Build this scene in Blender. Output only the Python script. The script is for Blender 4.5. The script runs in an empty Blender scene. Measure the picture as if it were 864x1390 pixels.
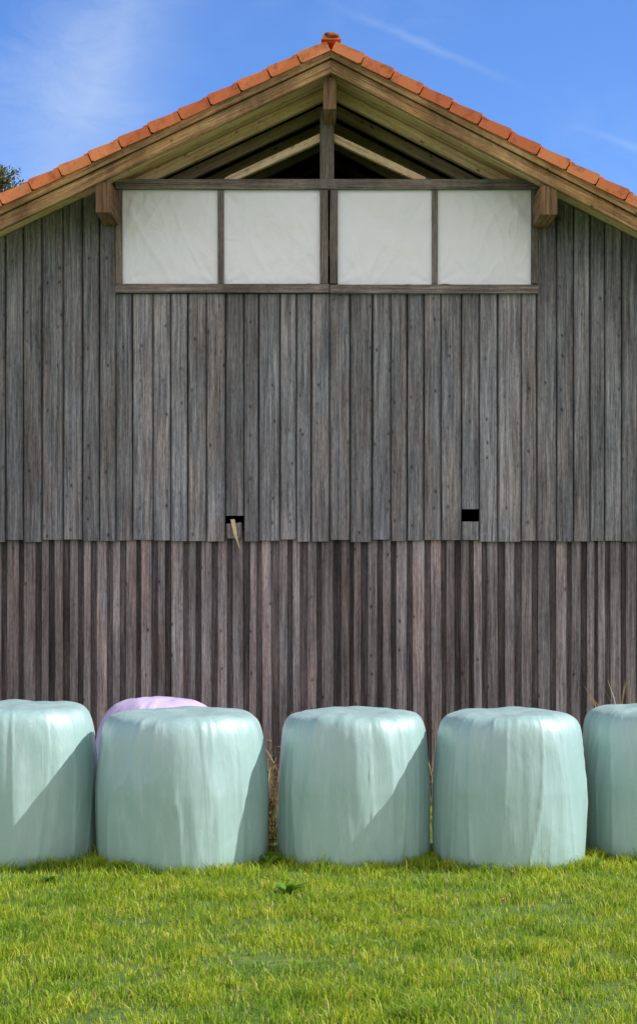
import bpy, bmesh, math, random
import numpy as np
from mathutils import Vector, noise
random.seed(7); rng = np.random.default_rng(7)
R = math.radians
sc = bpy.context.scene
COL = sc.collection
F, CX, HY, CH = 2310.0, 432.0, 779.0, 2.4
def X(px, Y): return (px-CX)/F*Y
def Z(py, Y): return CH-(py-HY)/F*Y

# ------------------------------------------------------------ helpers
def empty(name, loc=(0,0,0), **kw):
    o = bpy.data.objects.new(name, None); COL.objects.link(o); o.location = loc
    for k, v in kw.items(): o[k] = v
    return o
def link(name, me, mat, parent=None, smooth=False, **kw):
    o = bpy.data.objects.new(name, me); COL.objects.link(o)
    if mat: me.materials.append(mat)
    if parent: o.parent = parent
    if smooth:
        me.polygons.foreach_set('use_smooth', [True]*len(me.polygons))
    for k, v in kw.items(): o[k] = v
    return o
class Wood:
    """collects planks; uv0 = metres (across, along), uv1 = 0..1"""
    def __init__(s): s.v=[]; s.f=[]; s.u=[]; s.w=[]
    def prism(s, a, b, wa, wb, th):
        """a,b: start and end centre points; wa,wb: half-width vectors at each end; th: thickness vector"""
        a,b,wa,wb,th = map(Vector,(a,b,wa,wb,th))
        n=len(s.v)
        s.v += [a-wa,a+wa,a+wa+th,a-wa+th,b-wb,b+wb,b+wb+th,b-wb+th]
        L=(b-a).length; W=wa.length*2; T=th.length
        ou,ov=random.uniform(0,50),random.uniform(0,50)
        def face(idx,uv,uv1):
            s.f.append([n+i for i in idx]); s.u += [(ou+p,ov+q) for p,q in uv]; s.w += uv1
        face([0,1,5,4],[(0,0),(W,0),(W,L),(0,L)],[(0,0),(1,0),(1,1),(0,1)])
        face([2,3,7,6],[(W+T,0),(2*W+T,0),(2*W+T,L),(W+T,L)],[(0,0),(1,0),(1,1),(0,1)])
        face([1,2,6,5],[(W,0),(W+T,0),(W+T,L),(W,L)],[(.5,0),(.5,0),(.5,1),(.5,1)])
        face([3,0,4,7],[(-T,0),(0,0),(0,L),(-T,L)],[(.5,0),(.5,0),(.5,1),(.5,1)])
        face([1,0,3,2],[(0,0),(W,0),(W,T*.3),(0,T*.3)],[(.5,.5)]*4)
        face([4,5,6,7],[(0,0),(W,0),(W,T*.3),(0,T*.3)],[(.5,.5)]*4)
    def vboard(s, x0,x1,zb,zt0,zt1,y0,y1,lean=0):
        s.prism(((x0+x1)/2,y0,zb),((x0+x1)/2+lean,y0,(zt0+zt1)/2),((x1-x0)/2,0,0),((x1-x0)/2,0,(zt1-zt0)/2),(0,y1-y0,0))
    def box(s,x0,x1,y0,y1,z0,z1,axis='z'):
        cx,cy,cz=(x0+x1)/2,(y0+y1)/2,(z0+z1)/2
        if axis=='z': s.prism((cx,y0,z0),(cx,y0,z1),((x1-x0)/2,0,0),((x1-x0)/2,0,0),(0,y1-y0,0))
        if axis=='x': s.prism((x1,y0,cz),(x0,y0,cz),(0,0,(z1-z0)/2),(0,0,(z1-z0)/2),(0,y1-y0,0))
        if axis=='y': s.prism((cx,y0,z0),(cx,y1,z0),((x0-x1)/2,0,0),((x0-x1)/2,0,0),(0,0,z1-z0))
    def build(s,name,mat,parent=None,bevel=0,**kw):
        me=bpy.data.meshes.new(name); me.from_pydata([tuple(p) for p in s.v],[],s.f)
        a=me.uv_layers.new(name='UVMap'); a.data.foreach_set('uv',[c for p in s.u for c in p])
        b=me.uv_layers.new(name='rel'); b.data.foreach_set('uv',[c for p in s.w for c in p])
        bm=bmesh.new(); bm.from_mesh(me); bmesh.ops.recalc_face_normals(bm,faces=bm.faces)
        if bevel: bmesh.ops.bevel(bm,geom=bm.edges[:],offset=bevel,segments=1,affect='EDGES')
        bm.to_mesh(me); bm.free()
        return link(name,me,mat,parent,**kw)

# ------------------------------------------------------------ node helpers
def newmat(name):
    m=bpy.data.materials.new(name); m.use_nodes=True
    nt=m.node_tree; b=nt.nodes['Principled BSDF']; return m,nt,b
def ramp(nt,fac,stops):
    r=nt.nodes.new('ShaderNodeValToRGB'); e=r.color_ramp.elements
    while len(e)<len(stops): e.new(.5)
    for i,(p,c) in enumerate(stops):
        e[i].position=p; e[i].color=(c if hasattr(c,'__len__') else (c,c,c))+((1,) if (not hasattr(c,'__len__') or len(c)==3) else ())
    nt.links.new(fac,r.inputs[0]); return r.outputs[0]
def mix(nt,fac,a,b,mode='MIX'):
    m=nt.nodes.new('ShaderNodeMix'); m.data_type='RGBA'; m.blend_type=mode
    for sock,v in ((m.inputs[0],fac),(m.inputs[6],a),(m.inputs[7],b)):
        if hasattr(v,'is_linked'): nt.links.new(v,sock)
        else: sock.default_value = v if not hasattr(v,'__len__') else tuple(v)+((1,) if len(v)==3 else ())
    return m.outputs[2]
def math_(nt,op,a,b=None,clamp=False):
    m=nt.nodes.new('ShaderNodeMath'); m.operation=op; m.use_clamp=clamp
    for i,v in enumerate((a,b)):
        if v is None: continue
        if hasattr(v,'is_linked'): nt.links.new(v,m.inputs[i])
        else: m.inputs[i].default_value=v
    return m.outputs[0]
def noise_(nt,vec,scale,detail=3,rough=.55,dist=0,dims='3D'):
    n=nt.nodes.new('ShaderNodeTexNoise'); n.noise_dimensions=dims
    n.inputs['Scale'].default_value=scale; n.inputs['Detail'].default_value=detail
    n.inputs['Roughness'].default_value=rough; n.inputs['Distortion'].default_value=dist
    nt.links.new(vec,n.inputs['Vector']); return n.outputs['Fac']
def mapv(nt,vec,scale=(1,1,1),rot=(0,0,0)):
    m=nt.nodes.new('ShaderNodeMapping'); m.inputs['Scale'].default_value=scale; m.inputs['Rotation'].default_value=rot
    nt.links.new(vec,m.inputs['Vector']); return m.outputs[0]
def bump(nt,h,strength,dist,bsdf):
    b=nt.nodes.new('ShaderNodeBump'); b.inputs['Strength'].default_value=strength; b.inputs['Distance'].default_value=dist
    nt.links.new(h,b.inputs['Height']); nt.links.new(b.outputs[0],bsdf.inputs['Normal'])

def wood(name,dark,mid,light,warm,warmth=.4,knots=True,var=.45,edge=.5,rough=.85,stain=.4):
    m,nt,b=newmat(name)
    uv=nt.nodes.new('ShaderNodeUVMap'); uv.uv_map='UVMap'; uvo=uv.outputs[0]
    rel=nt.nodes.new('ShaderNodeUVMap'); rel.uv_map='rel'
    geo=nt.nodes.new('ShaderNodeNewGeometry'); rnd=geo.outputs['Random Per Island']
    warp=noise_(nt,mapv(nt,uvo,(6,1.3,1)),1,2,.5)
    sep=nt.nodes.new('ShaderNodeSeparateXYZ'); nt.links.new(uvo,sep.inputs[0])
    comb=nt.nodes.new('ShaderNodeCombineXYZ')
    nt.links.new(math_(nt,'ADD',sep.outputs[0],math_(nt,'MULTIPLY',warp,.035)),comb.inputs[0]); nt.links.new(sep.outputs[1],comb.inputs[1])
    fine=noise_(nt,mapv(nt,comb.outputs[0],(95,1.9,1)),1,4,.75)
    broad=noise_(nt,mapv(nt,comb.outputs[0],(30,.9,1)),1,2,.6)
    speck=noise_(nt,mapv(nt,uvo,(70,14,1)),1,2,.7)
    patch=noise_(nt,mapv(nt,uvo,(7,.8,1)),1,3,.65)
    g=math_(nt,'ADD',math_(nt,'MULTIPLY',fine,.6),math_(nt,'MULTIPLY',broad,.4))
    g=math_(nt,'ADD',math_(nt,'MULTIPLY',g,.8),math_(nt,'MULTIPLY',speck,.2))
    col=ramp(nt,g,[(.39,dark),(.5,mid),(.61,light)])
    w=math_(nt,'MULTIPLY',ramp(nt,patch,[(.4,0.0),(.62,1.0)]),warmth)
    r2=math_(nt,'FRACT',math_(nt,'MULTIPLY',rnd,17.31))
    w=math_(nt,'MULTIPLY',w,math_(nt,'ADD',r2,.35),True)
    col=mix(nt,w,col,mix(nt,1,col,tuple(c/max(1e-3,m_) for c,m_ in zip(warm,mid)),'MULTIPLY'),'MIX')
    t=math_(nt,'ADD',math_(nt,'MULTIPLY',math_(nt,'SUBTRACT',rnd,.5),var*2),1.0)
    h=nt.nodes.new('ShaderNodeHueSaturation'); nt.links.new(col,h.inputs['Color']); nt.links.new(t,h.inputs['Value']); col=h.outputs[0]
    tc=nt.nodes.new('ShaderNodeTexCoord')
    st=noise_(nt,mapv(nt,tc.outputs['Object'],(2.2,1,.5)),1,5,.65)
    sv=ramp(nt,st,[(.34,1-stain),(.6,1.08)])
    col=mix(nt,1.0,col,sv,'MULTIPLY')
    if edge:
        s2=nt.nodes.new('ShaderNodeSeparateXYZ'); nt.links.new(rel.outputs[0],s2.inputs[0])
        e=math_(nt,'ABSOLUTE',math_(nt,'SUBTRACT',s2.outputs[0],.5))
        ev=ramp(nt,e,[(.40,1.0),(.5,1-edge)])
        col=mix(nt,1.0,col,ev,'MULTIPLY')
    if knots:
        v=nt.nodes.new('ShaderNodeTexVoronoi'); v.voronoi_dimensions='2D'; v.inputs['Scale'].default_value=5.6
        nt.links.new(mapv(nt,uvo,(1.3,.75,1)),v.inputs['Vector'])
        k=ramp(nt,v.outputs['Distance'],[(.03,1.0),(.06,.5),(.13,0.0)])
        ksel=nt.nodes.new('ShaderNodeSeparateColor'); nt.links.new(v.outputs['Color'],ksel.inputs[0])
        k=math_(nt,'MULTIPLY',k,ramp(nt,ksel.outputs[0],[(.4,0.0),(.95,.95)]))
        col=mix(nt,k,col,(.024,.019,.017))
    nt.links.new(col,b.inputs['Base Color']); b.inputs['Roughness'].default_value=rough
    b.inputs['Specular IOR Level'].default_value=.25
    bump(nt,g,.6,.008,b)
    return m

M={}
M['upper']=wood('weathered_grey_boards',(.088,.085,.094),(.228,.222,.238),(.42,.415,.44),(.29,.235,.21),.6,True,.21,.65)
M['lower']=wood('weathered_brown_boards',(.105,.088,.092),(.26,.224,.23),(.46,.41,.415),(.33,.232,.21),.75,True,.26,.35)
M['recess']=wood('shade_toned_under_boards',(.045,.038,.041),(.125,.104,.107),(.24,.20,.20),(.155,.11,.10),.5,False,.3,.2)  # darker tone puts the shadow between cover boards into the colour
M['interior']=wood('shade_toned_interior_boards',(.03,.026,.028),(.085,.072,.074),(.17,.145,.145),(.11,.08,.07),.5,False,.25,.2)  # dark colour stands in for the shade inside the barn
M['rafter']=wood('brown_rafter_wood',(.15,.08,.035),(.38,.225,.105),(.60,.40,.21),(.54,.27,.09),.8,True,.2,.15,stain=.5)
M['frame']=wood('grey_frame_wood',(.075,.064,.06),(.19,.16,.145),(.34,.295,.255),(.24,.16,.11),.5,False,.2,.2)
M['soffit']=wood('pale_soffit_boards',(.56,.35,.18),(.90,.64,.37),(.95,.80,.54),(.82,.50,.22),.4,True,.15,.5,stain=.2)
M['inner']=wood('inner_rafter_wood',(.44,.29,.17),(.78,.56,.36),(.90,.74,.52),(.68,.38,.18),.4,True,.2,.1,stain=.2)
M['splinter']=wood('fresh_split_wood',(.35,.25,.13),(.6,.46,.26),(.75,.62,.4),(.5,.3,.12),.3,False,.1,0,stain=0)
M['purlin']=wood('purlin_wood',(.08,.046,.025),(.22,.13,.07),(.38,.24,.13),(.32,.14,.05),.8,True,.2,.1,stain=.5)

m,nt,b=newmat('clay_roof_tile'); M['tile']=m
geo=nt.nodes.new('ShaderNodeNewGeometry'); tc=nt.nodes.new('ShaderNodeTexCoord')
c=ramp(nt,geo.outputs['Random Per Island'],[(0,(.68,.17,.055)),(.5,(.80,.22,.07)),(1,(.86,.28,.10))])
n1=noise_(nt,tc.outputs['Object'],9,6,.7)
c=mix(nt,1,c,ramp(nt,n1,[(.32,.55),(.48,1.0)]),'MULTIPLY')
nt.links.new(c,b.inputs['Base Color']); b.inputs['Roughness'].default_value=.75; bump(nt,noise_(nt,tc.outputs['Object'],50,4),.4,.006,b)
m,nt,b=newmat('dark_ridge_clay'); M['ridge']=m
tc=nt.nodes.new('ShaderNodeTexCoord'); n1=noise_(nt,tc.outputs['Object'],14,5,.7)
c=ramp(nt,n1,[(.38,(.07,.025,.015)),(.6,(.42,.11,.045))]); nt.links.new(c,b.inputs['Base Color']); b.inputs['Roughness'].default_value=.9
bump(nt,n1,.6,.01,b)
m,nt,b=newmat('white_tarp'); M['tarp']=m
tc=nt.nodes.new('ShaderNodeTexCoord')
n1=noise_(nt,tc.outputs['Object'],1.7,4,.55,.4); n2=noise_(nt,mapv(nt,tc.outputs['Object'],(1,1,4)),1.5,4,.6)
c=mix(nt,ramp(nt,n2,[(.52,0.0),(.8,.35)]),(.97,.955,.985),(.90,.83,.72))
c=mix(nt,1,c,ramp(nt,n1,[(.3,.98),(.6,1.0)]),'MULTIPLY')
nt.links.new(c,b.inputs['Base Color']); b.inputs['Roughness'].default_value=.4
w1=noise_(nt,mapv(nt,tc.outputs['Object'],(2.2,1,1.4),(0,.6,0)),2.2,3,.5,1.2)
bump(nt,w1,.4,.05,b)

def wrap(name,c1,c2,c3):
    m,nt,b=newmat(name)
    tc=nt.nodes.new('ShaderNodeTexCoord'); o=tc.outputs['Object']
    cl=noise_(nt,o,1.8,4,.6,.5)
    c=mix(nt,ramp(nt,cl,[(.35,0.0),(.7,1.0)]),c1,c2)
    dirt=noise_(nt,mapv(nt,o,(8,8,1.4),(.15,.1,0)),1.6,5,.65,.4)
    c=mix(nt,ramp(nt,dirt,[(.52,0.0),(.80,.5)]),c,c3)
    sp=noise_(nt,o,55,2,.5); c=mix(nt,ramp(nt,sp,[(.70,0.0),(.76,.5)]),c,(.12,.14,.10))
    nt.links.new(c,b.inputs['Base Color']); b.inputs['Roughness'].default_value=.46
    b.inputs['Specular IOR Level'].default_value=1.0
    b.inputs['Coat Weight'].default_value=.6; b.inputs['Coat Roughness'].default_value=.5
    b.inputs['Sheen Weight'].default_value=.1; b.inputs['Sheen Roughness'].default_value=.35
    cr=noise_(nt,mapv(nt,o,(12,12,.8)),1,5,.55,.5)
    cr2=noise_(nt,mapv(nt,o,(4,4,2.2),(.5,.3,0)),1,3,.5,.8)
    h=math_(nt,'ADD',math_(nt,'MULTIPLY',cr,.45),math_(nt,'MULTIPLY',cr2,.5))
    bump(nt,h,.55,.03,b)
    nb=b.inputs['Normal'].links[0].from_socket; nt.links.new(nb,b.inputs['Coat Normal'])
    return m
M['mint']=wrap('mint_bale_film',(.30,.465,.425),(.365,.53,.495),(.56,.68,.67))
M['lilac']=wrap('lilac_bale_film',(.60,.47,.74),(.68,.56,.80),(.76,.68,.86))

def leafmat(name,stops,trans=.35,rough=.5):
    m,nt,b=newmat(name)
    geo=nt.nodes.new('ShaderNodeNewGeometry'); tc=nt.nodes.new('ShaderNodeTexCoord')
    c=ramp(nt,geo.outputs['Random Per Island'],stops)
    n1=noise_(nt,tc.outputs['Object'],1.9,5,.7)
    c=mix(nt,1,c,ramp(nt,n1,[(.34,(.6,.74,.6)),(.64,(1.28,1.1,.9))]),'MULTIPLY')
    nt.links.new(c,b.inputs['Base Color']); b.inputs['Roughness'].default_value=rough
    b.inputs['Specular IOR Level'].default_value=.3
    t=nt.nodes.new('ShaderNodeBsdfTranslucent'); nt.links.new(c,t.inputs['Color'])
    mx=nt.nodes.new('ShaderNodeMixShader'); mx.inputs[0].default_value=trans
    nt.links.new(b.outputs[0],mx.inputs[1]); nt.links.new(t.outputs[0],mx.inputs[2])
    nt.links.new(mx.outputs[0],nt.nodes['Material Output'].inputs[0])
    return m
M['grass']=leafmat('grass_blades',[(0,(.15,.28,.02)),(.4,(.34,.49,.03)),(.84,(.50,.62,.06)),(.94,(.63,.60,.14)),(1,(.70,.56,.26))],.42)
M['dry']=leafmat('dry_stalks',[(0,(.22,.15,.08)),(.6,(.44,.33,.19)),(1,(.66,.54,.35))],.3,.7)
M['weed']=leafmat('weed_leaves',[(0,(.12,.26,.03)),(1,(.24,.44,.06))],.3)
M['crown']=leafmat('tree_leaves',[(0,(.04,.06,.02)),(.6,(.10,.12,.03)),(1,(.26,.22,.06))],.3)
M['petal']=leafmat('pink_petals',[(0,(.55,.18,.35)),(1,(.7,.3,.5))],.3)
m,nt,b=newmat('soil_and_turf'); M['ground']=m
tc=nt.nodes.new('ShaderNodeTexCoord'); n1=noise_(nt,tc.outputs['Object'],3,6,.65)
c=ramp(nt,n1,[(.3,(.05,.085,.015)),(.6,(.12,.19,.03)),(.8,(.2,.25,.06))])
nt.links.new(c,b.inputs['Base Color']); b.inputs['Roughness'].default_value=.95; bump(nt,n1,.6,.05,b)
m,nt,b=newmat('tree_bark'); M['bark']=m
b.inputs['Base Color'].default_value=(.08,.06,.045,1); tc=nt.nodes.new('ShaderNodeTexCoord'); bump(nt,noise_(nt,tc.outputs['Object'],12,5),.8,.03,b); b.inputs['Roughness'].default_value=.95

# ------------------------------------------------------------ ground
me=bpy.data.meshes.new('ground'); s=600
me.from_pydata([(-s,-s,0),(s,-s,0),(s,s,0),(-s,s,0)],[],[(0,1,2,3)])
link('ground',me,M['ground'],kind='structure',label='flat green meadow under the bales and barn')

# ------------------------------------------------------------ barn
YW=17.5; YV=16.8; XR=.124; ZR=7.70; SL,SR=.475,.517; YB=29.0
def ztop(x): return ZR-(SL*(XR-x) if x<XR else SR*(x-XR))
XL,XRT=-5.3,5.3
barn=empty('barn',(0,0,0),category='barn',label='weathered grey timber barn gable with orange tiled roof and four white tarp windows')
seams=[8,32,57,86,112,135,157.5,180,208,232,255,280,306,331,351,380,402,422,447,475,505,530,552,575,598,626,650,675,707,728,755,778,800,820,843,866]
a=8
while a>-270: a-=random.uniform(22,29); seams.insert(0,a)
a=866
while a<1130: a+=random.uniform(22,29); seams.append(a)
up=Wood()
zWin=Z(399,YW)
for i in range(len(seams)-1):
    p0,p1=seams[i],seams[i+1]
    x0,x1=X(p0,YW)+.004,X(p1,YW)-.004
    mid=(p0+p1)/2
    zb=Z(734,YW)+random.uniform(-.014,.014)
    d=random.uniform(-.004,.004)+(-.005 if i%2 else 0)
    y0,y1=YW+d,YW+d+.024
    if 158<mid<728: zt0=zt1=zWin
    else: zt0,zt1=ztop(x0)-.236,ztop(x1)-.236
    if p0==306:
        up.vboard(x0,x1,Z(700,YW),zt0,zt1,y0,y1); up.vboard(x0,x1-.02,zb+.01,Z(711,YW),Z(709,YW),y0,y1)
    elif p0==626:
        up.vboard(x0,x1,Z(691,YW),zt0,zt1,y0,y1); up.vboard(x0,x1,zb,Z(708,YW),Z(708,YW),y0,y1)
    else: up.vboard(x0,x1,zb,zt0,zt1,y0,y1,random.uniform(-.003,.003))
up.build('upper_wall_cladding',M['upper'],barn)
rl=Wood()
for z in (3.3,4.1,4.9): rl.box(XL,XRT,YW+.03,YW+.09,z,z+.1,'x')
rl.build('nailing_rail',M['interior'],barn)
bk=Wood()
xs=[XL,X(305,YW),X(332,YW),X(625,YW),X(651,YW),XRT]
for i in range(5):
    zt=Z(402,YW)
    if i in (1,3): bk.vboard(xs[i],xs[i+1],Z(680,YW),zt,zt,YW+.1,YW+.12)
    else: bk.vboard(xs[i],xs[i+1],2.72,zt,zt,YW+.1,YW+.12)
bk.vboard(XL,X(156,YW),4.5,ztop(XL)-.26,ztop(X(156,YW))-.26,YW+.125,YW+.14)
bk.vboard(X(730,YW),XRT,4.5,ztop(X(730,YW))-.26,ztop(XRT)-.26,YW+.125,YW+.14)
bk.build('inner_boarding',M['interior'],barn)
YLo=YW+.075
p=-265; under=Wood(); cov=Wood()
while p<1130:
    w=random.choice((9.5,11,12.5,14,16)); gap=random.uniform(5.5,10)
    pr=random.uniform(.026,.045)
    x0,x1=X(p,YLo),X(p+w,YLo)
    cov.vboard(x0,x1,.05,2.84,2.84,YLo-pr,YLo-pr+.024,random.uniform(-.012,.012))
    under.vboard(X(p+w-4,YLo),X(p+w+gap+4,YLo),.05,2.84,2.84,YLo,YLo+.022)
    p+=w+gap
cov.build('lower_cover_board_cladding',M['lower'],barn)
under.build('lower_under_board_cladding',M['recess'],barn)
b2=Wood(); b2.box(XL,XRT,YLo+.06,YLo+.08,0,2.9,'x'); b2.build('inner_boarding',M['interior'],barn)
sw=Wood()
for xx in (XL,XRT):
    y=YW+.2
    while y<YB:
        sw.prism((xx,y+.1,0),(xx,y+.1,ztop(xx)-.24),(0,.1,0),(0,.1,0),(.03 if xx<0 else -.03,0,0)); y+=.2
x=XL
while x<XRT:
    x1=min(x+.2,XRT); sw.vboard(x,x1,0,ztop(x)-.24,ztop(x1)-.24,YB,YB+.03); x+=.2
sw.build('side_and_rear_cladding',M['upper'],barn)
# thin twisted scrap hanging from the left hole
sp=Wood()
xa=X(317,YW)
sp.prism((xa-.01,YW-.02,Z(705,YW)),(xa+.02,YW-.06,Z(725,YW)),(.022,0,0),(.018,.006,0),(0,.008,0))
sp.prism((xa+.02,YW-.06,Z(724.5,YW)),(xa+.065,YW-.09,Z(745,YW)),(.018,.006,0),(.004,.002,-.008),(0,.008,0))
sp.build('broken_board_splinter',M['splinter'],barn,label='pale splintered board scrap hanging from the left hole')

# roof tiles
XE=6.0
def slope_dir(side):
    sl=SL if side<0 else SR
    return Vector((side,0,-sl)).normalized()
roof=None
for side in (-1,1):
    bm=bmesh.new(); d=slope_dir(side); nrm=Vector((-d.z*side,0,d.x*side)); nrm=nrm if nrm.z>0 else -nrm
    n=0; s0=.05; step=.325
    while True:
        st=s0+n*step
        if abs((d*st).x)>XE: break
        A=Vector((XR,0,ZR-.028))+d*st
        Bp=A+d*(step+.045)
        hA,hB=-.006,.014
        jit=random.uniform(-.003,.003)
        ys=[YV-.035+random.uniform(-.004,.004)]
        y=YV+.05
        while y<YB+.6: ys.append(y); y+=.075
        prev=None
        for j,yy in enumerate(ys):
            wv=.012*math.cos((yy-YV)*2*math.pi/.30) if j>0 else .004
            q=[A+nrm*(hA+wv),Bp+nrm*(hB+wv+jit),Bp+nrm*(hB-.018+wv+jit),A+nrm*(hA-.018+wv)]
            vs=[bm.verts.new((v.x,yy,v.z)) for v in q]
            if prev:
                for k in range(4):
                    bm.faces.new((prev[k],prev[(k+1)%4],vs[(k+1)%4],vs[k]))
            else: bm.faces.new(vs)
            prev=vs
        bm.faces.new(prev[::-1])
        yf=ys[0]-.003*(n%2)
        a0=A+nrm*(hA+.006)+d*.004; b0=Bp+nrm*(hB+.008+jit)-d*.052
        a1=a0-nrm*.098; b1=b0-nrm*.116
        outl=[a0,b0-d*.012,b0-nrm*.010,b0+(b1-b0)*.86,b1-d*.022,a1+d*.006,a0+(a1-a0)*.94]
        K=len(outl); tw=.012
        f=[bm.verts.new((v.x,yf-.014-tw*min(1,max(0,(v-a0).dot(d)/step)),v.z)) for v in outl]; g=[bm.verts.new((v.x,yf+.004,v.z)) for v in outl]
        bm.faces.new(f); bm.faces.new(g[::-1])
        for k in range(K): bm.faces.new((f[k],g[k],g[(k+1)%K],f[(k+1)%K]))
        n+=1
    bmesh.ops.recalc_face_normals(bm,faces=bm.faces)
    me=bpy.data.meshes.new('tiled_roof_slope'); bm.to_mesh(me); bm.free()
    o=link('tiled_roof_slope',me,M['tile'],barn)
    if side<0: roof=o
bm=bmesh.new(); y=YV-.05
while y<YB+.5:
    r0,r1=.075,.085; rings=[]
    for (yy,r) in ((y,r1),(y+.38,r0)):
        rings.append([bm.verts.new((XR+r*math.cos(t)*1.15,yy,ZR-.035+r*math.sin(t)*.8)) for t in [math.pi*i/12 for i in range(13)]])
    for i in range(12): bm.faces.new((rings[0][i],rings[0][i+1],rings[1][i+1],rings[1][i]))
    bm.faces.new(rings[0]); bm.faces.new(rings[1][::-1]); y+=.36
me=bpy.data.meshes.new('ridge_cap'); bm.to_mesh(me); bm.free(); link('ridge_cap_row',me,M['tile'],roof)
bm=bmesh.new(); bmesh.ops.create_icosphere(bm,subdivisions=3,radius=.052)
for v in bm.verts:
    v.co=Vector((v.co.x*1.45,v.co.y*.6,v.co.z*.6))*(1+.25*noise.noise(v.co*22)); v.co+=Vector((XR+.005,YV-.045,ZR+.008))
me=bpy.data.meshes.new('ridge_end_stop'); bm.to_mesh(me); bm.free(); link('ridge_end_stop',me,M['ridge'],roof,True)

def along(side,off,y,halfh,thick,s_to,mat,name,s_from=0.0,parent=barn,bevel=0.003):
    w=Wood(); x0=XR+side*s_from; x1=side*s_to
    a=(x0,y,ztop(x0)-off); b_=(x1,y,ztop(x1)-off)
    w.prism(a,b_,(0,0,halfh),(0,0,halfh),(0,thick,0))
    return w.build(name,mat,parent,bevel)
for side in (-1,1):
    along(side,.163,YV-.022,.040,.038,XE,M['rafter'],'verge_board')
    along(side,.275,YV+.018,.066,.08,XE,M['rafter'],'fly_rafter')
# outer soffit: boards parallel to the rafters under the overhang, pale; inner roof boarding is coloured dark to stand for shade
for side in (-1,1):
    w=Wood(); y=YV+.10; k=0
    while y<YW+.10:
        x0=XR+side*.01; x1=side*(XE-.05); wd=.155
        w.prism((x0,y+wd/2,ztop(x0)-.225+.006*(k%2)),(x1,y+wd/2,ztop(x1)-.225+.006*(k%2)),(0,wd/2-.004,0),(0,wd/2-.004,0),(0,0,.018)); y+=wd; k+=1
    w.build('verge_soffit_boarding',M['soffit'],barn)
    w=Wood(); x=0.0
    while x<XE-.1:
        x0=XR+side*x; x1=XR+side*(x+.165)
        cx=(x0+x1)/2; hw=Vector(((x1-x0)/2,0,(ztop(x1)-ztop(x0))/2))
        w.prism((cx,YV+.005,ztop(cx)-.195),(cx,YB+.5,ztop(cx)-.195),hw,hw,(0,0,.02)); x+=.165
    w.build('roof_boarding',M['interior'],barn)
    for yr in (YW+.13,YW+.75,YW+1.45,YW+2.2,YW+3.1,YW+4.2,YW+5.6):
        along(side,.295,yr,.062,.08,5.2,M['inner'] if yr<YW+3 else M['rafter'],'inner_rafter')
rp=Wood(); rp.box(X(438.5,YV),X(456.5,YV),YV+.10,YB+.4,Z(144,YV),Z(99,YV),'y'); rp.build('ridge_purlin',M['purlin'],barn,.004)
for (pa,pb,ya,yb) in ((129,150,249,287),(734,757,254,290)):
    pw=Wood(); pw.box(X(pa,YV),X(pb,YV),YV+.04,YB+.4,Z(yb,YV),Z(ya-4,YV),'y'); pw.build('side_purlin',M['purlin'],barn,.004)
kp=Wood(); kp.box(X(434,YW),X(453,YW),YW-.03,YW+.11,Z(247,YW),Z(150,YW),'z'); kp.build('king_post',M['frame'],barn,.004)
for (pa,qa,pb,qb) in ((434,186,305,246),(453,186,578,246)):
    st=Wood(); yy=YW+.02
    a=Vector((X(pa,yy),yy,Z(qa,yy))); b_=Vector((X(pb,yy),yy,Z(qb,yy)))
    st.prism(a,b_,(0,0,.042),(0,0,.042),(0,.08,0)); st.build('diagonal_strut',M['inner'],barn,.003)
tb=Wood(); tb.box(X(157,YW),X(729,YW),YW-.05,YW+.10,Z(258,YW),Z(244,YW),'x'); tb.build('tie_beam',M['frame'],barn,.004)
ib=Wood(); ib.box(XL,XRT,YW+2.3,YW+2.45,6.1,6.28,'x'); ib.build('inner_tie_beam',M['inner'],barn)
lf=Wood(); lf.box(XL+.04,XRT-.04,YW+.16,YB-.05,4.7,4.74,'x'); lf.build('loft_floor',M['interior'],barn)
win=empty('window_band',(0,0,0)); win.parent=barn
fr=Wood()
fr.box(X(157,YW),X(446.5,YW),YW-.05,YW+.02,Z(398,YW),Z(386,YW),'x')
fr.box(X(447.5,YW),X(730,YW),YW-.05,YW+.02,Z(399,YW),Z(387,YW),'x')
for pa,pb in ((157.5,166.5),(434,445),(447.5,458),(720,729)):
    fr.box(X(pa,YW),X(pb,YW),YW-.042,YW+.03,Z(385.6,YW),Z(258.6,YW),'z')
fr.build('window_frame',M['frame'],win,.003)
for pa,pb in ((295.5,304),(585.5,593.5)):
    fr=Wood(); fr.box(X(pa,YW),X(pb,YW),YW-.03,YW+.02,Z(385.6,YW),Z(258.6,YW),'z'); fr.build('window_mullion',M['frame'],win,.003)
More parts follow.
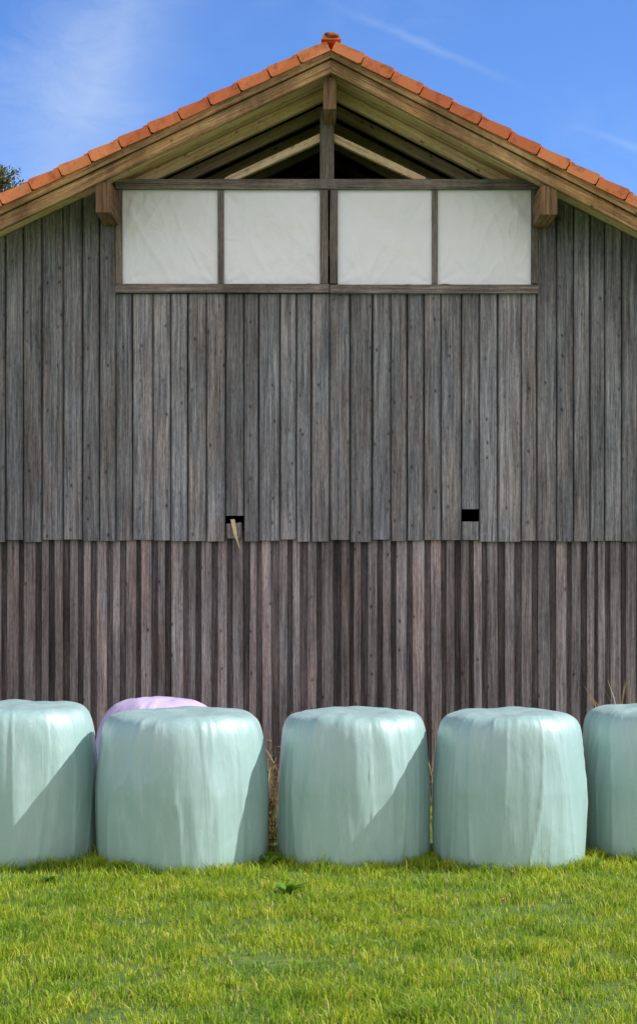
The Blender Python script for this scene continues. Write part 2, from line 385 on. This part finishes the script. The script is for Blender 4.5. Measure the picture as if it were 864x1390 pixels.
for idx,(pa,pb) in enumerate(((163,299),(299.5,437),(452,589),(589.5,723))):
    nx,nz=80,70; vs=[]; fs=[]
    x0,x1,z0,z1=X(pa,YW),X(pb,YW),Z(387.5,YW),Z(256,YW)
    for j in range(nz+1):
        for i in range(nx+1):
            u,v=i/nx,j/nz; xx=x0+(x1-x0)*u; zz=z0+(z1-z0)*v
            if v<.5:   # lower hem sags unevenly above the rail
                zz+=(.5-v)*2*(.022*max(0,noise.noise(Vector((xx*5,idx*9,2)))+.35))
            e=min(1,7*min(u,1-u,v+.1,1-v)+.05)
            q=Vector((xx*1.7,idx*7.1,zz*1.7+xx*.9))
            dy=.03*noise.noise(q)
            q2=Vector((xx*2.6+zz*1.1,idx*3.3,zz*1.1)); dy+=.012*max(0,1-abs(noise.noise(q2))*5)**2
            q3=Vector((xx*4-zz*2.0,idx*5.3+4,zz*1.8)); dy+=.010*max(0,1-abs(noise.noise(q3))*4)**2
            for (cu,cv) in ((0,1),(1,1),(0,0),(1,0)):
                du,dv=abs(u-cu),abs(v-cv); rr=math.hypot(du,dv)+.02; an=math.atan2(dv,du)
                dy+=.012*math.sin(an*10+idx*2+cu*3+cv)*math.exp(-rr*3.6)
            dy+=.02*math.sin(math.pi*u)*math.sin(math.pi*v)*(1-v*.5)
            vs.append((xx,YW+.002-.55*dy*e-.004,zz))
    for j in range(nz):
        for i in range(nx):
            k=j*(nx+1)+i; fs.append((k,k+1,k+nx+2,k+nx+1))
    me=bpy.data.meshes.new('tarp_panel'); me.from_pydata(vs,[],fs)
    link('tarp_panel',me,M['tarp'],win,True)
bm=bmesh.new(); bmesh.ops.create_cone(bm,cap_ends=True,segments=10,radius1=.03,radius2=.022,depth=.06)
for v in bm.verts: v.co+=Vector((X(835,YW),YW-.06,Z(301,YW)))
me=bpy.data.meshes.new('wall_hook'); bm.to_mesh(me); bm.free(); link('wall_hook',me,M['ridge'],barn)

# ------------------------------------------------------------ bales
def bale(name,px,Y,r,H,seed,mat,label,cat='hay bale',group=None,nn=9.5,lean=(0,0)):
    cx=X(px,Y); rows,cols=170,260; vs=[]; fs=[]
    sd=seed*13.7
    for j in range(rows+1):
        ph=-math.pi/2+math.pi*j/rows; c,s_=max(math.cos(ph),0),math.sin(ph)
        n_=nn if s_>0 else 18
        q=1/((abs(c)**n_+abs(s_)**n_)**(1/n_)); rr=q*c; zz=q*s_
        for i in range(cols):
            t=2*math.pi*i/cols; ct,st=math.cos(t),math.sin(t)
            bulge=1-.095*max(zz,0)**1.3-.022*max(-zz,0)**2
            R_=r*rr*bulge; z=H/2+H/2*zz
            P=Vector((ct*1.3+sd,st*1.3,z*.6))
            side_w=min(1,rr*1.2)
            f1=noise.noise(Vector((ct*2.1+sd,st*2.1,z*.8+sd))); f2=noise.noise(Vector((ct*3.3+sd*2,st*3.3,z*1.0)))
            dr=.016*noise.noise(P)+.024*(.35-abs(f1))+.014*(.3-abs(f2))
            sh=math.exp(-((zz-.92)/.2)**2)
            cre=noise.noise(Vector((ct*7+sd,st*7,z*.5+sd)))
            amp=max(0,noise.noise(Vector((ct*2+sd,st*2,5)))*2+.3)
            cre2=1-abs(noise.noise(Vector((ct*7+sd,st*7,z*.8))))*2
            cre3=1-abs(noise.noise(Vector((ct*3+sd*2,st*3,z*.35))))*2
            dr+=side_w*(.003*cre+(.007*sh*amp)*max(cre2,0)**3+.010*max(cre3,0)**9)
            R2=R_+(dr-.006)*min(1,rr*1.5)
            dz=0
            if zz>.5:
                tw=min(1,(zz-.5)*2)
                dz=tw*(.022*noise.noise(Vector((ct*rr*1.8+sd,st*rr*1.8,3)))+.010*noise.noise(Vector((ct*rr*5,st*rr*5,sd))))
                dz+=.008*(1-rr)*tw
            vs.append((R2*ct+lean[0]*z,R2*st+lean[1]*z,z+dz-.02))
    for j in range(rows):
        for i in range(cols):
            a_=j*cols+i; b_=j*cols+(i+1)%cols; fs.append((a_,b_,b_+cols,a_+cols))
    me=bpy.data.meshes.new(name); me.from_pydata(vs,[],fs)
    o=link(name,me,mat,None,True,label=label,category=cat)
    o.location=(cx,Y,0)
    if group: o['group']=group
    return o
G='mint green wrapped bales in a row in front of the barn'
BL=[(22,14.40,.685,1.315,1),(248,14.27,.715,1.265,2),(480.5,14.36,.648,1.26,3),(691,14.25,.645,1.265,4),(889,14.70,.65,1.27,5)]
LB=['mint green wrapped hay bale cut off by the left edge of the photo',
    'widest mint green wrapped hay bale, second from left, with the lilac bale behind it',
    'mint green wrapped hay bale in the middle of the row',
    'mint green wrapped hay bale second from right in the row of five',
    'mint green wrapped hay bale cut off by the right edge, set slightly back']
for (a,lab) in zip(BL,LB): bale('hay_bale',a[0],a[1],a[2],a[3],a[4],M['mint'],lab,group=G)
bale('hay_bale',217,15.8,.605,1.265,6,M['lilac'],'lilac wrapped hay bale standing behind the widest mint green bale',nn=3.8)
BP=[(X(a[0],a[1]),a[1],a[2]) for a in BL]+[(X(217,15.8),15.8,.605)]

# ------------------------------------------------------------ blades
def blades(name,px_,py_,h,w,mat,lean=.5,parent=None,**kw):
    n=len(px_); th=rng.uniform(0,2*np.pi,n); ld=rng.uniform(0,2*np.pi,n); ln=rng.uniform(.1,1,n)*lean*h
    wx,wy=np.cos(th)*w/2,np.sin(th)*w/2; lx,ly=np.cos(ld)*ln,np.sin(ld)*ln
    V=np.zeros((n,5,3))
    V[:,0]=np.stack([px_-wx,py_-wy,np.zeros(n)-.005],1); V[:,1]=np.stack([px_+wx,py_+wy,np.zeros(n)-.005],1)
    V[:,2]=np.stack([px_+wx*.8+lx*.3,py_+wy*.8+ly*.3,h*.6],1); V[:,3]=np.stack([px_-wx*.8+lx*.3,py_-wy*.8+ly*.3,h*.6],1)
    V[:,4]=np.stack([px_+lx,py_+ly,h*rng.uniform(.8,1,n)],1)
    me=bpy.data.meshes.new(name); me.vertices.add(n*5); me.vertices.foreach_set('co',V.ravel())
    base=(np.arange(n)*5)[:,None]
    q=(base+np.array([[0,1,2,3,3,2,4]])).ravel()
    me.loops.add(n*7); me.loops.foreach_set('vertex_index',q.astype(np.int32))
    ls=((np.arange(n)*7)[:,None]+np.array([[0,4]])).ravel(); me.polygons.add(n*2)
    me.polygons.foreach_set('loop_start',ls.astype(np.int32)); me.update(calc_edges=True); me.validate()
    return link(name,me,mat,parent,**kw)
xs_=[];ys_=[]
for (n,x0,x1,y0,y1) in ((125000,-3.4,3.4,8.8,14.4),(13000,-4,4,14.4,17.45),(12000,-7,-3.4,8,17.4),(12000,3.4,7,8,17.4),(6000,-5,5,6,8.8)):
    xs_.append(rng.uniform(x0,x1,n)); ys_.append(rng.uniform(y0,y1,n))
gx=np.concatenate(xs_); gy=np.concatenate(ys_)
def lown(x,y,s,ph):
    return (np.sin(x*s+ph)+np.sin(y*s*1.3+ph*2.1)+np.sin((x+y)*s*.7+ph*.7)+np.sin((x-y*1.2)*s*1.9+ph))/4
NT=80000; nt_=1900; tx=rng.uniform(-4,4,nt_); ty=rng.uniform(8.6,14.0,nt_); tsz=rng.uniform(.02,.085,nt_)
for (bx,by,br) in BP[:5]:
    kk=60; an=rng.uniform(np.pi*1.0,np.pi*2.0,kk); rr_=br+rng.uniform(.02,.10,kk)
    tx=np.concatenate([tx,bx+np.cos(an)*rr_]); ty=np.concatenate([ty,by+np.sin(an)*rr_]); tsz=np.concatenate([tsz,rng.uniform(.015,.05,kk)])
nt_=len(tx)
k=rng.integers(0,nt_,NT)
gx=np.concatenate([gx,tx[k]+rng.normal(0,1,NT)*tsz[k]]); gy=np.concatenate([gy,ty[k]+rng.normal(0,1,NT)*tsz[k]])
tuft=np.concatenate([np.zeros(len(gx)-NT),(rng.uniform(.05,1,nt_)**1.4)[k]])
cl=lown(gx,gy,3.1,.4)*.6+lown(gx,gy,8.3,2.2)*.5
keep=rng.uniform(0,1,len(gx))<.66+.7*cl
dist=np.full(len(gx),9.0)
for (bx,by,br) in BP:
    dist=np.minimum(dist,np.hypot(gx-bx,gy-by)-br)
keep&=dist>-.03
keep&=~((gy>17.4)&(abs(gx)<5.3))
gx,gy,cl,dist,tuft=gx[keep],gy[keep],cl[keep],dist[keep],tuft[keep]
h=.022+.025*rng.uniform(0,1,len(gx))+.048*np.clip(cl,0,1)+.095*tuft*rng.uniform(.3,1,len(gx))+.05*np.exp(-np.clip(dist,0,9)/.08)*rng.uniform(.0,1,len(gx))**2
tall=rng.uniform(0,1,len(gx))<.012; h=np.where(tall,h*rng.uniform(1.4,2.2,len(gx)),h)
h=np.where(gy>15.3,h*1.8,h)
blades('meadow_grass',gx,gy,h,rng.uniform(.004,.010,len(gx)),M['grass'],1.0,kind='stuff',label='short sunlit green grass in front of the bales')

def clump(px,Y,n,hmin,hmax,spread,label):
    bm=bmesh.new()
    for k in range(n):
        bx=random.gauss(0,spread); by=random.gauss(0,spread*.5); hh=random.uniform(hmin,hmax)
        ang=random.uniform(0,6.28); ln=random.uniform(.05,.35)*hh; w=random.uniform(.0022,.005)
        prev=None; S=6; wa=random.uniform(0,6.28)
        for j in range(S+1):
            t=j/S; c=Vector((bx+math.cos(ang)*ln*t*t,by+math.sin(ang)*ln*t*t,hh*(t-.12*t*t*t)))
            ww=w*(1-.7*t)
            if j>=S-1: ww=w*(1.9 if j==S-1 else .4)
            a_=bm.verts.new(c+Vector((math.cos(wa)*ww,math.sin(wa)*ww,0))); b_=bm.verts.new(c-Vector((math.cos(wa)*ww,math.sin(wa)*ww,0)))
            if prev: bm.faces.new((prev[0],prev[1],b_,a_))
            prev=(a_,b_)
        for q in range(3):
            t=random.uniform(.1,.8); p=Vector((bx+math.cos(ang)*ln*t*t,by+math.sin(ang)*ln*t*t,hh*(t-.12*t**3)))
            a2=random.uniform(0,6.28); L=random.uniform(.06,.2)
            tip=p+Vector((math.cos(a2)*L,math.sin(a2)*L,random.uniform(-.05,.1)))
            bm.faces.new((bm.verts.new(p),bm.verts.new(p+Vector((0,0,.008))),bm.verts.new(tip)))
    me=bpy.data.meshes.new('dry_grass_clump'); bm.to_mesh(me); bm.free()
    o=link('dry_grass_clump',me,M['dry'],None,label=label,category='dry grass'); o.location=(X(px,Y),Y,0)
clump(371,15.7,70,.6,1.28,.13,'tall dry brown grass filling the gap between second and middle bale')
clump(372,14.75,26,.25,.6,.04,'short dry brown grass low in the gap left of the middle bale')
clump(848,16.6,26,1.1,1.6,.08,'dry stalks rising behind the rightmost bale against the barn')
clump(585,15.9,34,.5,1.0,.12,'dry brown grass behind the narrow gap right of the middle bale')

def weed(px,py,n,L,label):
    Y=CH*F/(py-HY); bm=bmesh.new()
    for k in range(n):
        a_=random.uniform(0,6.28); l=L*random.uniform(.6,1.1); up_=random.uniform(.4,1.0); w=l*.17; prev=None
        d=Vector((math.cos(a_),math.sin(a_),0)); sd=Vector((-d.y,d.x,0))
        for j in range(6):
            t=j/5; c=d*l*t*.8+Vector((0,0,l*up_*(t-.45*t*t))); ww=w*math.sin(math.pi*(.08+.9*t))**.8
            v=[bm.verts.new(c-sd*ww),bm.verts.new(c-Vector((0,0,ww*.3))),bm.verts.new(c+sd*ww)]
            if prev:
                bm.faces.new((prev[0],prev[1],v[1],v[0])); bm.faces.new((prev[1],prev[2],v[2],v[1]))
            prev=v
    me=bpy.data.meshes.new('weed_plant'); bm.to_mesh(me); bm.free()
    o=link('weed_plant',me,M['weed'],None,True,label=label,category='weed'); o.location=(X(px,Y),Y,0)
weed(392,1214,18,.2,'broad leaved weed in the grass in front of the left side of the middle bale')
weed(70,1200,12,.15,'small broad leaved weed in front of the leftmost bale')
weed(520,1288,10,.13,'small broad leaved weed near the bottom of the photo, below the middle bale')
weed(799,1180,14,.18,'leafy weed at the foot of the gap between the two rightmost bales')
weed(369,1176,14,.18,'leafy weed at the foot of the gap left of the middle bale')
Yc=CH*F/(1252-HY); fl=empty('clover_flower',(X(683,Yc),Yc,0),category='flower',label='tiny pink clover flower in the grass at lower right')
bm=bmesh.new()
for k in range(50):
    d=Vector((random.gauss(0,1),random.gauss(0,1),random.uniform(-.3,1))).normalized(); p=Vector((0,0,.15)); sd=d.orthogonal().normalized()*.004
    bm.faces.new([bm.verts.new(p+sd),bm.verts.new(p-sd),bm.verts.new(p+d*.018)])
me=bpy.data.meshes.new('blossom'); bm.to_mesh(me); bm.free(); link('blossom',me,M['petal'],fl)
bm=bmesh.new(); bmesh.ops.create_cone(bm,segments=6,radius1=.002,radius2=.0015,depth=.15)
for v in bm.verts: v.co.z+=.075
me=bpy.data.meshes.new('stem'); bm.to_mesh(me); bm.free(); link('stem',me,M['weed'],fl)

# ------------------------------------------------------------ tree behind barn
random.seed(21)
YT=33; tree=empty('tree',(X(9,YT),YT,0),category='tree',label='top of a green tree showing behind the roof at the left edge')
HT=Z(200,YT)
bm=bmesh.new(); prev=None
for j in range(13):
    t=j/12; r=.20*(1-t)+.01; c=Vector((.15*math.sin(t*4),0,HT*.97*t))
    ring=[bm.verts.new(c+Vector((math.cos(a_)*r,math.sin(a_)*r,0))) for a_ in [2*math.pi*i/8 for i in range(8)]]
    if prev:
        for i in range(8): bm.faces.new((prev[i],prev[(i+1)%8],ring[(i+1)%8],ring[i]))
    prev=ring
limbs=[]
for k in range(120):
    t=.25+.73*(k/119)**.7; a_=random.uniform(0,6.28); L=(1-t)*3.2+.16
    c=Vector((.15*math.sin(t*4),0,HT*.97*t)); e=c+Vector((math.cos(a_)*L,math.sin(a_)*L,L*.5)); limbs.append((c,e))
    sd=Vector((-math.sin(a_),math.cos(a_),0))*.02; u=Vector((0,0,.02))
    A=[bm.verts.new(c+q) for q in (sd,u,-sd,-u)]; B=bm.verts.new(e)
    for i in range(4): bm.faces.new((A[i],A[(i+1)%4],B))
me=bpy.data.meshes.new('trunk'); bm.to_mesh(me); bm.free(); link('trunk',me,M['bark'],tree)
bm=bmesh.new()
for (c,e) in limbs:
    for k in range(60):
        t=random.uniform(.2,1.05); p=c+(e-c)*t+Vector([random.gauss(0,.07) for _ in range(3)])
        n_=Vector([random.gauss(0,1) for _ in range(3)]).normalized(); u=n_.orthogonal().normalized(); v_=n_.cross(u); s_=random.uniform(.015,.04)
        bm.faces.new([bm.verts.new(p+u*s_*1.5),bm.verts.new(p+v_*s_*.6),bm.verts.new(p-u*s_*1.5),bm.verts.new(p-v_*s_*.6)])
me=bpy.data.meshes.new('crown'); bm.to_mesh(me); bm.free(); link('crown',me,M['crown'],tree)

# ------------------------------------------------------------ light, sky
AZ=R(88.5); EL=R(38)
sd=Vector((math.sin(AZ)*math.cos(EL),-math.cos(AZ)*math.cos(EL),math.sin(EL)))
L=bpy.data.lights.new('sun','SUN'); L.energy=5; L.angle=R(.5); L.color=(1,.97,.94)
lo=bpy.data.objects.new('sun',L); COL.objects.link(lo); lo.rotation_euler=sd.to_track_quat('Z','Y').to_euler(); lo.location=(8,5,12)
w=bpy.data.worlds.new('World'); sc.world=w; w.use_nodes=True; nt=w.node_tree; bg=nt.nodes['Background']
sk=nt.nodes.new('ShaderNodeTexSky'); sk.sky_type='NISHITA'; sk.sun_disc=False; sk.sun_elevation=EL; sk.sun_rotation=math.atan2(sd.x,sd.y)
sk.air_density=1.0; sk.dust_density=.3; sk.ozone_density=2.0; sk.altitude=800
tc=nt.nodes.new('ShaderNodeTexCoord'); g=tc.outputs['Generated']
def skydir(az,el): return Vector((math.sin(R(az))*math.cos(R(el)),math.cos(R(az))*math.cos(R(el)),math.sin(R(el))))
def skyline(a,b_,w0,w1_,amt,nscale):
    """thin cloud along the great circle through two sky directions, fading past its ends"""
    n=a.cross(b_).normalized(); mid=((a+b_)/2).normalized(); half=(a-b_).length/2
    vm=nt.nodes.new('ShaderNodeVectorMath'); vm.operation='DOT_PRODUCT'; nt.links.new(g,vm.inputs[0]); vm.inputs[1].default_value=n
    dd=math_(nt,'ABSOLUTE',math_(nt,'ADD',vm.outputs['Value'],math_(nt,'MULTIPLY',math_(nt,'SUBTRACT',noise_(nt,g,nscale,4,.6),.5),w1_)))
    vd=nt.nodes.new('ShaderNodeVectorMath'); vd.operation='DISTANCE'; nt.links.new(g,vd.inputs[0]); vd.inputs[1].default_value=mid
    core=math_(nt,'SUBTRACT',1.0,math_(nt,'DIVIDE',dd,w0),True)
    fade=math_(nt,'SUBTRACT',1.0,math_(nt,'DIVIDE',vd.outputs['Value'],half*1.25),True)
    return math_(nt,'MULTIPLY',math_(nt,'MULTIPLY',core,fade),amt,True)
w1=noise_(nt,mapv(nt,g,(14,3,34),(0,.75,0)),1,8,.7,1.4)
w2=noise_(nt,g,5.5,4,.55)
f=math_(nt,'MULTIPLY',ramp(nt,w1,[(.36,0.0),(.9,1.0)]),ramp(nt,w2,[(.42,0.0),(.68,1.0)]))
f=math_(nt,'MULTIPLY',f,.35)
hz=math_(nt,'MULTIPLY',skyline(skydir(-10.5,10),skydir(-4.5,21),.055,.05,.75,10),ramp(nt,w1,[(.3,.45),(.7,.65)]))
f=math_(nt,'ADD',f,hz,True)
f=math_(nt,'ADD',f,skyline(skydir(.5,18.5),skydir(6.5,16.0),.0034,.006,.17,30),True)
f=math_(nt,'ADD',f,skyline(skydir(8.5,14.6),skydir(12.5,13.2),.003,.006,.15,30),True)
tint=mix(nt,1,sk.outputs[0],(.62,.88,1.34),'MULTIPLY')
c=mix(nt,f,tint,(4.6,5.4,6.6))
# unseen broken white cumulus, added behind the camera to brighten the shaded wall
sp_=nt.nodes.new('ShaderNodeSeparateXYZ'); nt.links.new(g,sp_.inputs[0])
front=ramp(nt,math_(nt,'MULTIPLY',sp_.outputs[1],-1.0),[(.05,0.0),(.35,1.0)])
cu=ramp(nt,noise_(nt,g,2.6,7,.6,.2),[(.36,0.0),(.5,1.0)])
c=mix(nt,math_(nt,'MULTIPLY',front,cu),c,(7.3,6.9,7.0))
nt.links.new(c,bg.inputs[0]); bg.inputs[1].default_value=.15

# ------------------------------------------------------------ camera
cam=bpy.data.cameras.new('camera'); co=bpy.data.objects.new('camera',cam); COL.objects.link(co)
co.location=(0,0,CH); co.rotation_euler=(math.pi/2,0,0)
cam.sensor_fit='HORIZONTAL'; cam.sensor_width=36; cam.lens=F/864*36; cam.shift_y=84/864; cam.clip_end=3000; cam.clip_start=.1
sc.camera=co
sc.view_settings.view_transform='Standard'; sc.view_settings.look='None'; sc.view_settings.exposure=0
